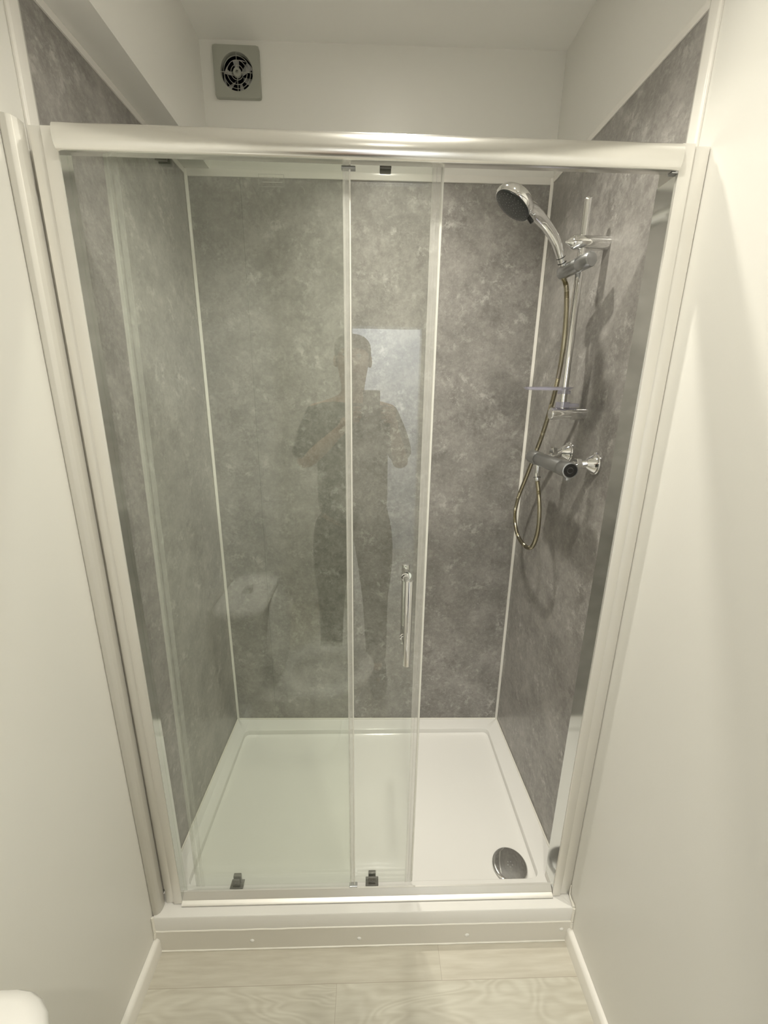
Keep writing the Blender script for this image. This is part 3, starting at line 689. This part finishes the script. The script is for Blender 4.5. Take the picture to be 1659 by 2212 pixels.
# ---------------------------------------------------------------- toilet beside the left wall
TY = -0.625
wc = thing('toilet', 'white close-coupled toilet against the left wall, its cistern lid at the bottom left corner', 'toilet', (0.3, TY, FL))
def rr2(x0, x1, y0, y1, r, z): return rrect(x0, y0, x1, y1, r, z, 6)
bm = NB(); loft(bm, [rr2(0.012, 0.165, TY - 0.155, TY + 0.155, 0.04, 0.27), rr2(0.006, 0.178, TY - 0.168, TY + 0.168, 0.045, 0.30), rr2(0.003, 0.188, TY - 0.176, TY + 0.176, 0.05, 0.598)])
part('cistern', bm, m_ceramic, wc, True, 60)
bm = NB(); loft(bm, [rr2(0.003, 0.190, TY - 0.178, TY + 0.178, 0.068, 0.600), rr2(0.002, 0.200, TY - 0.186, TY + 0.186, 0.073, 0.606), rr2(0.002, 0.202, TY - 0.188, TY + 0.188, 0.075, 0.616), rr2(0.004, 0.198, TY - 0.183, TY + 0.183, 0.071, 0.626), rr2(0.012, 0.185, TY - 0.168, TY + 0.168, 0.06, 0.633), rr2(0.05, 0.14, TY - 0.12, TY + 0.12, 0.03, 0.634)])
part('cistern_lid', bm, m_ceramic, wc, True, 70)
bm = NB(); lathe(bm, (0.105, TY, 0.633), (0, 0, 1), [(0.024, 0), (0.024, 0.003), (0.021, 0.0055), (0, 0.006)], 32); part('flush_button', bm, m_chrome, wc, True)
def egg(x0, x1, hw, z, n=36):
    out = []
    for k in range(n):
        a = 2 * PI * k / n; c = (x0 + x1) / 2; L_ = (x1 - x0) / 2
        wq = hw * (1 - 0.10 * math.cos(a)); out.append((c + L_ * math.cos(a), TY + wq * math.sin(a) * (1 if abs(math.cos(a)) > .0 else 1), z))
    return out
bm = NB(); loft(bm, [egg(0.10, 0.46, 0.105, FL + 0.0005), egg(0.09, 0.47, 0.11, FL + 0.03), egg(0.10, 0.48, 0.10, -0.02), egg(0.06, 0.56, 0.145, 0.12), egg(0.035, 0.61, 0.172, 0.22), egg(0.03, 0.618, 0.176, 0.245), egg(0.235, 0.575, 0.130, 0.245), egg(0.25, 0.55, 0.115, 0.20), egg(0.29, 0.50, 0.08, 0.10), egg(0.33, 0.46, 0.04, 0.06)])
part('bowl', bm, m_ceramic, wc, True, 60)
bm = NB(); loft(bm, [egg(0.205, 0.622, 0.180, 0.248), egg(0.203, 0.624, 0.181, 0.262), egg(0.215, 0.612, 0.172, 0.270), egg(0.262, 0.565, 0.122, 0.269), egg(0.270, 0.555, 0.115, 0.260), egg(0.270, 0.555, 0.115, 0.248), egg(0.205, 0.622, 0.180, 0.248)], False, False)
part('seat', bm, m_white, wc, True, 60)
bm = NB()   # raised lid leaning on the cistern
def lidring(s, dx):
    out = []
    for k in range(36):
        a = 2 * PI * k / 36; z = 0.455 + 0.175 * s * math.sin(a); y = TY + 0.172 * s * math.cos(a)
        out.append((0.225 - (z - 0.28) * 0.05 + dx, y, z))
    return out
loft(bm, [lidring(0.97, 0.0), lidring(1.0, 0.004), lidring(1.0, 0.012), lidring(0.96, 0.017)])
part('toilet_lid', bm, m_white, wc, True, 50)

# ---------------------------------------------------------------- the photographer, seen only as a reflection in the glass
def skin(name, verts, edges, mat, parent=None, sub=2, root=0):
    me = bpy.data.meshes.new(name); me.from_pydata([v[0] for v in verts], edges, []); me.materials.append(mat)
    o = bpy.data.objects.new(name, me); COL.objects.link(o)
    mo = o.modifiers.new('skin', 'SKIN'); mo.use_smooth_shade = True
    if not me.skin_vertices: me.attributes.new
    sv = me.skin_vertices[0].data if me.skin_vertices else None
    for i, (p, r) in enumerate(verts):
        sv[i].radius = r if isinstance(r, tuple) else (r, r)
    sv[root].use_root = True
    ss = o.modifiers.new('sub', 'SUBSURF'); ss.levels = sub; ss.render_levels = sub
    dg = bpy.context.evaluated_depsgraph_get(); dg.update()
    nm = bpy.data.meshes.new_from_object(o.evaluated_get(dg)); o.modifiers.clear(); o.data = nm
    for p in nm.polygons: p.use_smooth = True
    if parent:
        o.parent = parent
    return o
def ensure_skin(me): pass
PX, PY = 0.515, -1.06
J = {}; V = []; E_ = []
def jv(n, p, r, prev=None):
    J[n] = len(V); V.append((p, r))
    if prev is not None: E_.append((J[prev], J[n]))
jv('pelvis', (PX, PY, 0.83), (0.145, 0.105))
jv('waist', (PX, PY, 0.98), (0.135, 0.10), 'pelvis')
jv('chest', (PX, PY, 1.18), (0.155, 0.11), 'waist')
jv('upper', (PX, PY, 1.31), (0.13, 0.09), 'chest')
jv('neck', (PX + 0.003, PY + 0.005, 1.405), (0.055, 0.058), 'upper')
jv('neck2', (PX + 0.004, PY + 0.02, 1.45), (0.055, 0.058), 'neck')
jv('jaw', (PX + 0.005, PY + 0.045, 1.50), (0.062, 0.075), 'neck2')
jv('face', (PX + 0.005, PY + 0.042, 1.56), (0.074, 0.092), 'jaw')
jv('crown', (PX + 0.005, PY + 0.025, 1.625), (0.070, 0.086), 'face')
phc = Vector((0.605, -0.845, 1.350))
for s, n in ((-1, 'L'), (1, 'R')):
    jv('sh' + n, (PX + s * 0.165, PY, 1.325), (0.062, 0.062), 'upper')
    jv('ua' + n, (PX + s * 0.205, PY + 0.0, 1.23), (0.05, 0.052), 'sh' + n)
    jv('el' + n, (PX + s * 0.235, PY + 0.02, 1.085), (0.038, 0.04), 'ua' + n)
    h = phc + Vector((s * 0.092, -0.014, -0.045))
    e = Vector(V[J['el' + n]][0]); jv('fa' + n, tuple(e.lerp(h, 0.35)), (0.037, 0.037), 'el' + n)
    jv('wr' + n, tuple(e.lerp(h, 0.84)), (0.024, 0.020), 'fa' + n)
    jv('pa' + n, tuple(h + Vector((s * 0.006, -0.004, 0.010))), (0.030, 0.017), 'wr' + n)
    jv('hip' + n, (PX + s * 0.09, PY, 0.76), (0.088, 0.09), 'pelvis')
    jv('th' + n, (PX + s * 0.105, PY, 0.56), (0.075, 0.078), 'hip' + n)
    jv('kn' + n, (PX + s * 0.115, PY + 0.01, 0.355), (0.053, 0.055), 'th' + n)
    jv('ca' + n, (PX + s * 0.12, PY - 0.015, 0.22), (0.052, 0.056), 'kn' + n)
    jv('an' + n, (PX + s * 0.125, PY - 0.02, -0.03), (0.034, 0.036), 'ca' + n)
    jv('ft' + n, (PX + s * 0.135, PY + 0.06, -0.085), (0.036, 0.026), 'an' + n)
    jv('to' + n, (PX + s * 0.140, PY + 0.135, -0.098), (0.036, 0.020), 'ft' + n)
person = skin('person', V, E_, m_skin)
tag(person, 'person in dark t-shirt and trousers holding up a phone, seen faintly reflected in the glass', 'person')
# five fingers on each hand, closing behind the phone
FV = []
bmf = NB()
for s in (-1, 1):
    h = phc + Vector((s * 0.092, -0.014, -0.045)) + Vector((s * 0.002, -0.004, 0.016))
    for k, (ln, dz) in enumerate(((0.068, 0.030), (0.074, 0.012), (0.069, -0.006), (0.056, -0.023))):
        b0 = h + Vector((s * 0.004, 0.004, dz)); a1 = b0 + Vector((-s * 0.006, 0.022, 0.006)); a2 = a1 + Vector((-s * ln * 0.38, 0.004, 0.003)); a3 = a2 + Vector((-s * ln * 0.30, -0.007, 0.0))
        P_ = catmull([b0, a1, a2, a3], 0.004)
        tube(bmf, P_, lambda i, n: 0.0088 - 0.0026 * i / n, 10)
    b0 = h + Vector((-s * 0.004, -0.006, -0.012)); P_ = catmull([b0, b0 + Vector((-s * 0.016, -0.014, 0.018)), b0 + Vector((-s * 0.030, -0.013, 0.040))], 0.004)
    tube(bmf, P_, lambda i, n: 0.0105 - 0.003 * i / n, 10)
bmp = NB(); bmp.from_mesh(person.data)
tmpm = bpy.data.meshes.new('tmp_fingers'); bmf.to_mesh(tmpm); bmf.free(); bmp.from_mesh(tmpm); bpy.data.meshes.remove(tmpm)
# nose and ears on the same body mesh
c = Vector((PX + 0.005, PY + 0.042, 1.56))
lathe(bmp, c + Vector((0, 0.083, 0.020)), (0, 0.45, -1), [(0.004, 0), (0.008, 0.010), (0.0125, 0.030), (0.012, 0.038), (0.0, 0.044)], 12)
for s in (-1, 1): lathe(bmp, c + Vector((s * 0.072, -0.012, 0.0)), (s, -0.3, 0), [(0.024, 0), (0.027, 0.006), (0.022, 0.011), (0.0, 0.007)], 14, sx=0.65)
bmp.to_mesh(person.data); bmp.free()
for p in person.data.polygons: p.use_smooth = True
# lips and eyes
for s in (-1, 1):
    bm = NB(); lathe(bm, c + Vector((s * 0.030, 0.074, 0.020)), (0, 1, 0), [(0.012, 0), (0.011, 0.006), (0.006, 0.010), (0, 0.011)], 14, sy=0.55, up=(0, 0, 1)); link('eye', bm, pm('eye_white', (0.7, 0.7, 0.68), 0.2), person, True)
bm = NB(); tube(bm, [c + Vector((x, 0.083 - abs(x) * 0.5, -0.048)) for x in (-0.024, -0.012, 0, 0.012, 0.024)], 0.0045, 8); link('mouth', bm, pm('lips', (0.42, 0.17, 0.14), 0.4), person, True)
bm = NB(); rings = []
for i in range(9):
    t = i / 8; a = t * PI * 0.5; rr = math.cos(a)
    rings.append([(PX + 0.005 + 0.083 * rr * math.cos(2 * PI * k / 28), PY + 0.022 + 0.100 * rr * math.sin(2 * PI * k / 28) * 1.0 - 0.004, 1.600 - (0.045 if math.sin(2 * PI * k / 28) < 0.1 else -0.012) * (1 - t) + 0.075 * math.sin(a)) for k in range(28)])
rings[-1] = [(PX + 0.005 + 0.004 * math.cos(2 * PI * k / 28), PY + 0.018 + 0.004 * math.sin(2 * PI * k / 28), 1.676) for k in range(28)]
loft(bm, rings); link('hair', bm, m_hair, person, True, 80)
# t-shirt
V2 = []; E2 = []
def a2(p, r, prev=None):
    V2.append((p, r)); 
    if prev is not None: E2.append((prev, len(V2) - 1))
    return len(V2) - 1
r0 = a2((PX, PY, 0.75), (0.195, 0.14)); r1 = a2((PX, PY, 0.98), (0.185, 0.13), r0); r2 = a2((PX, PY, 1.18), (0.188, 0.13), r1); r3 = a2((PX, PY, 1.315), (0.160, 0.102), r2); r4 = a2((PX, PY + 0.002, 1.392), (0.108, 0.072), r3)
for s in (-1, 1):
    q = a2((PX + s * 0.165, PY, 1.305), (0.082, 0.078), r3); q = a2((PX + s * 0.205, PY, 1.23), (0.066, 0.066), q); q = a2((PX + s * 0.240, PY + 0.016, 1.105), (0.062, 0.062), q)
skin('t_shirt', V2, E2, m_shirt, person)
V2.clear(); E2.clear()
r0 = a2((PX, PY, 0.95), (0.165, 0.118))
for s in (-1, 1):
    q = a2((PX + s * 0.10, PY, 0.75), (0.118, 0.115), r0); q = a2((PX + s * 0.115, PY, 0.56), (0.098, 0.10), q); q = a2((PX + s * 0.115, PY + 0.008, 0.355), (0.070, 0.072), q); q = a2((PX + s * 0.122, PY - 0.015, 0.12), (0.062, 0.066), q); q = a2((PX + s * 0.125, PY - 0.018, -0.05), (0.056, 0.06), q)
skin('trousers', V2, E2, m_trous, person)
for s in (-1, 1):
    bm = NB(); cx = PX + s * 0.137; rings = []
    for z, l0, l1, w in ((FL + 0.001, -0.075, 0.195, 0.046), (FL + 0.02, -0.08, 0.20, 0.050), (FL + 0.05, -0.075, 0.165, 0.046), (FL + 0.085, -0.065, 0.07, 0.042)):
        rings.append([(cx + w * math.cos(2 * PI * k / 24), PY + (l0 + l1) / 2 + (l1 - l0) / 2 * math.sin(2 * PI * k / 24), z) for k in range(24)])
    loft(bm, rings); link('shoe', bm, m_shoe, person, True, 60)
# the phone, upright just behind the view
ph = thing('phone', 'black phone held upright in both hands, reflected at chest height', 'phone', (0.605, -0.840, 1.350))
bm = NB(); box(bm, (0.569, -0.8455, 1.288), (0.641, -0.8375, 1.434), 0.003); part('phone_body', bm, m_phone, ph, True)
bm = NB(); box(bm, (0.590, -0.8372, 1.394), (0.622, -0.8355, 1.428), 0.0008)
part('camera_bump', bm, m_black, ph, True)
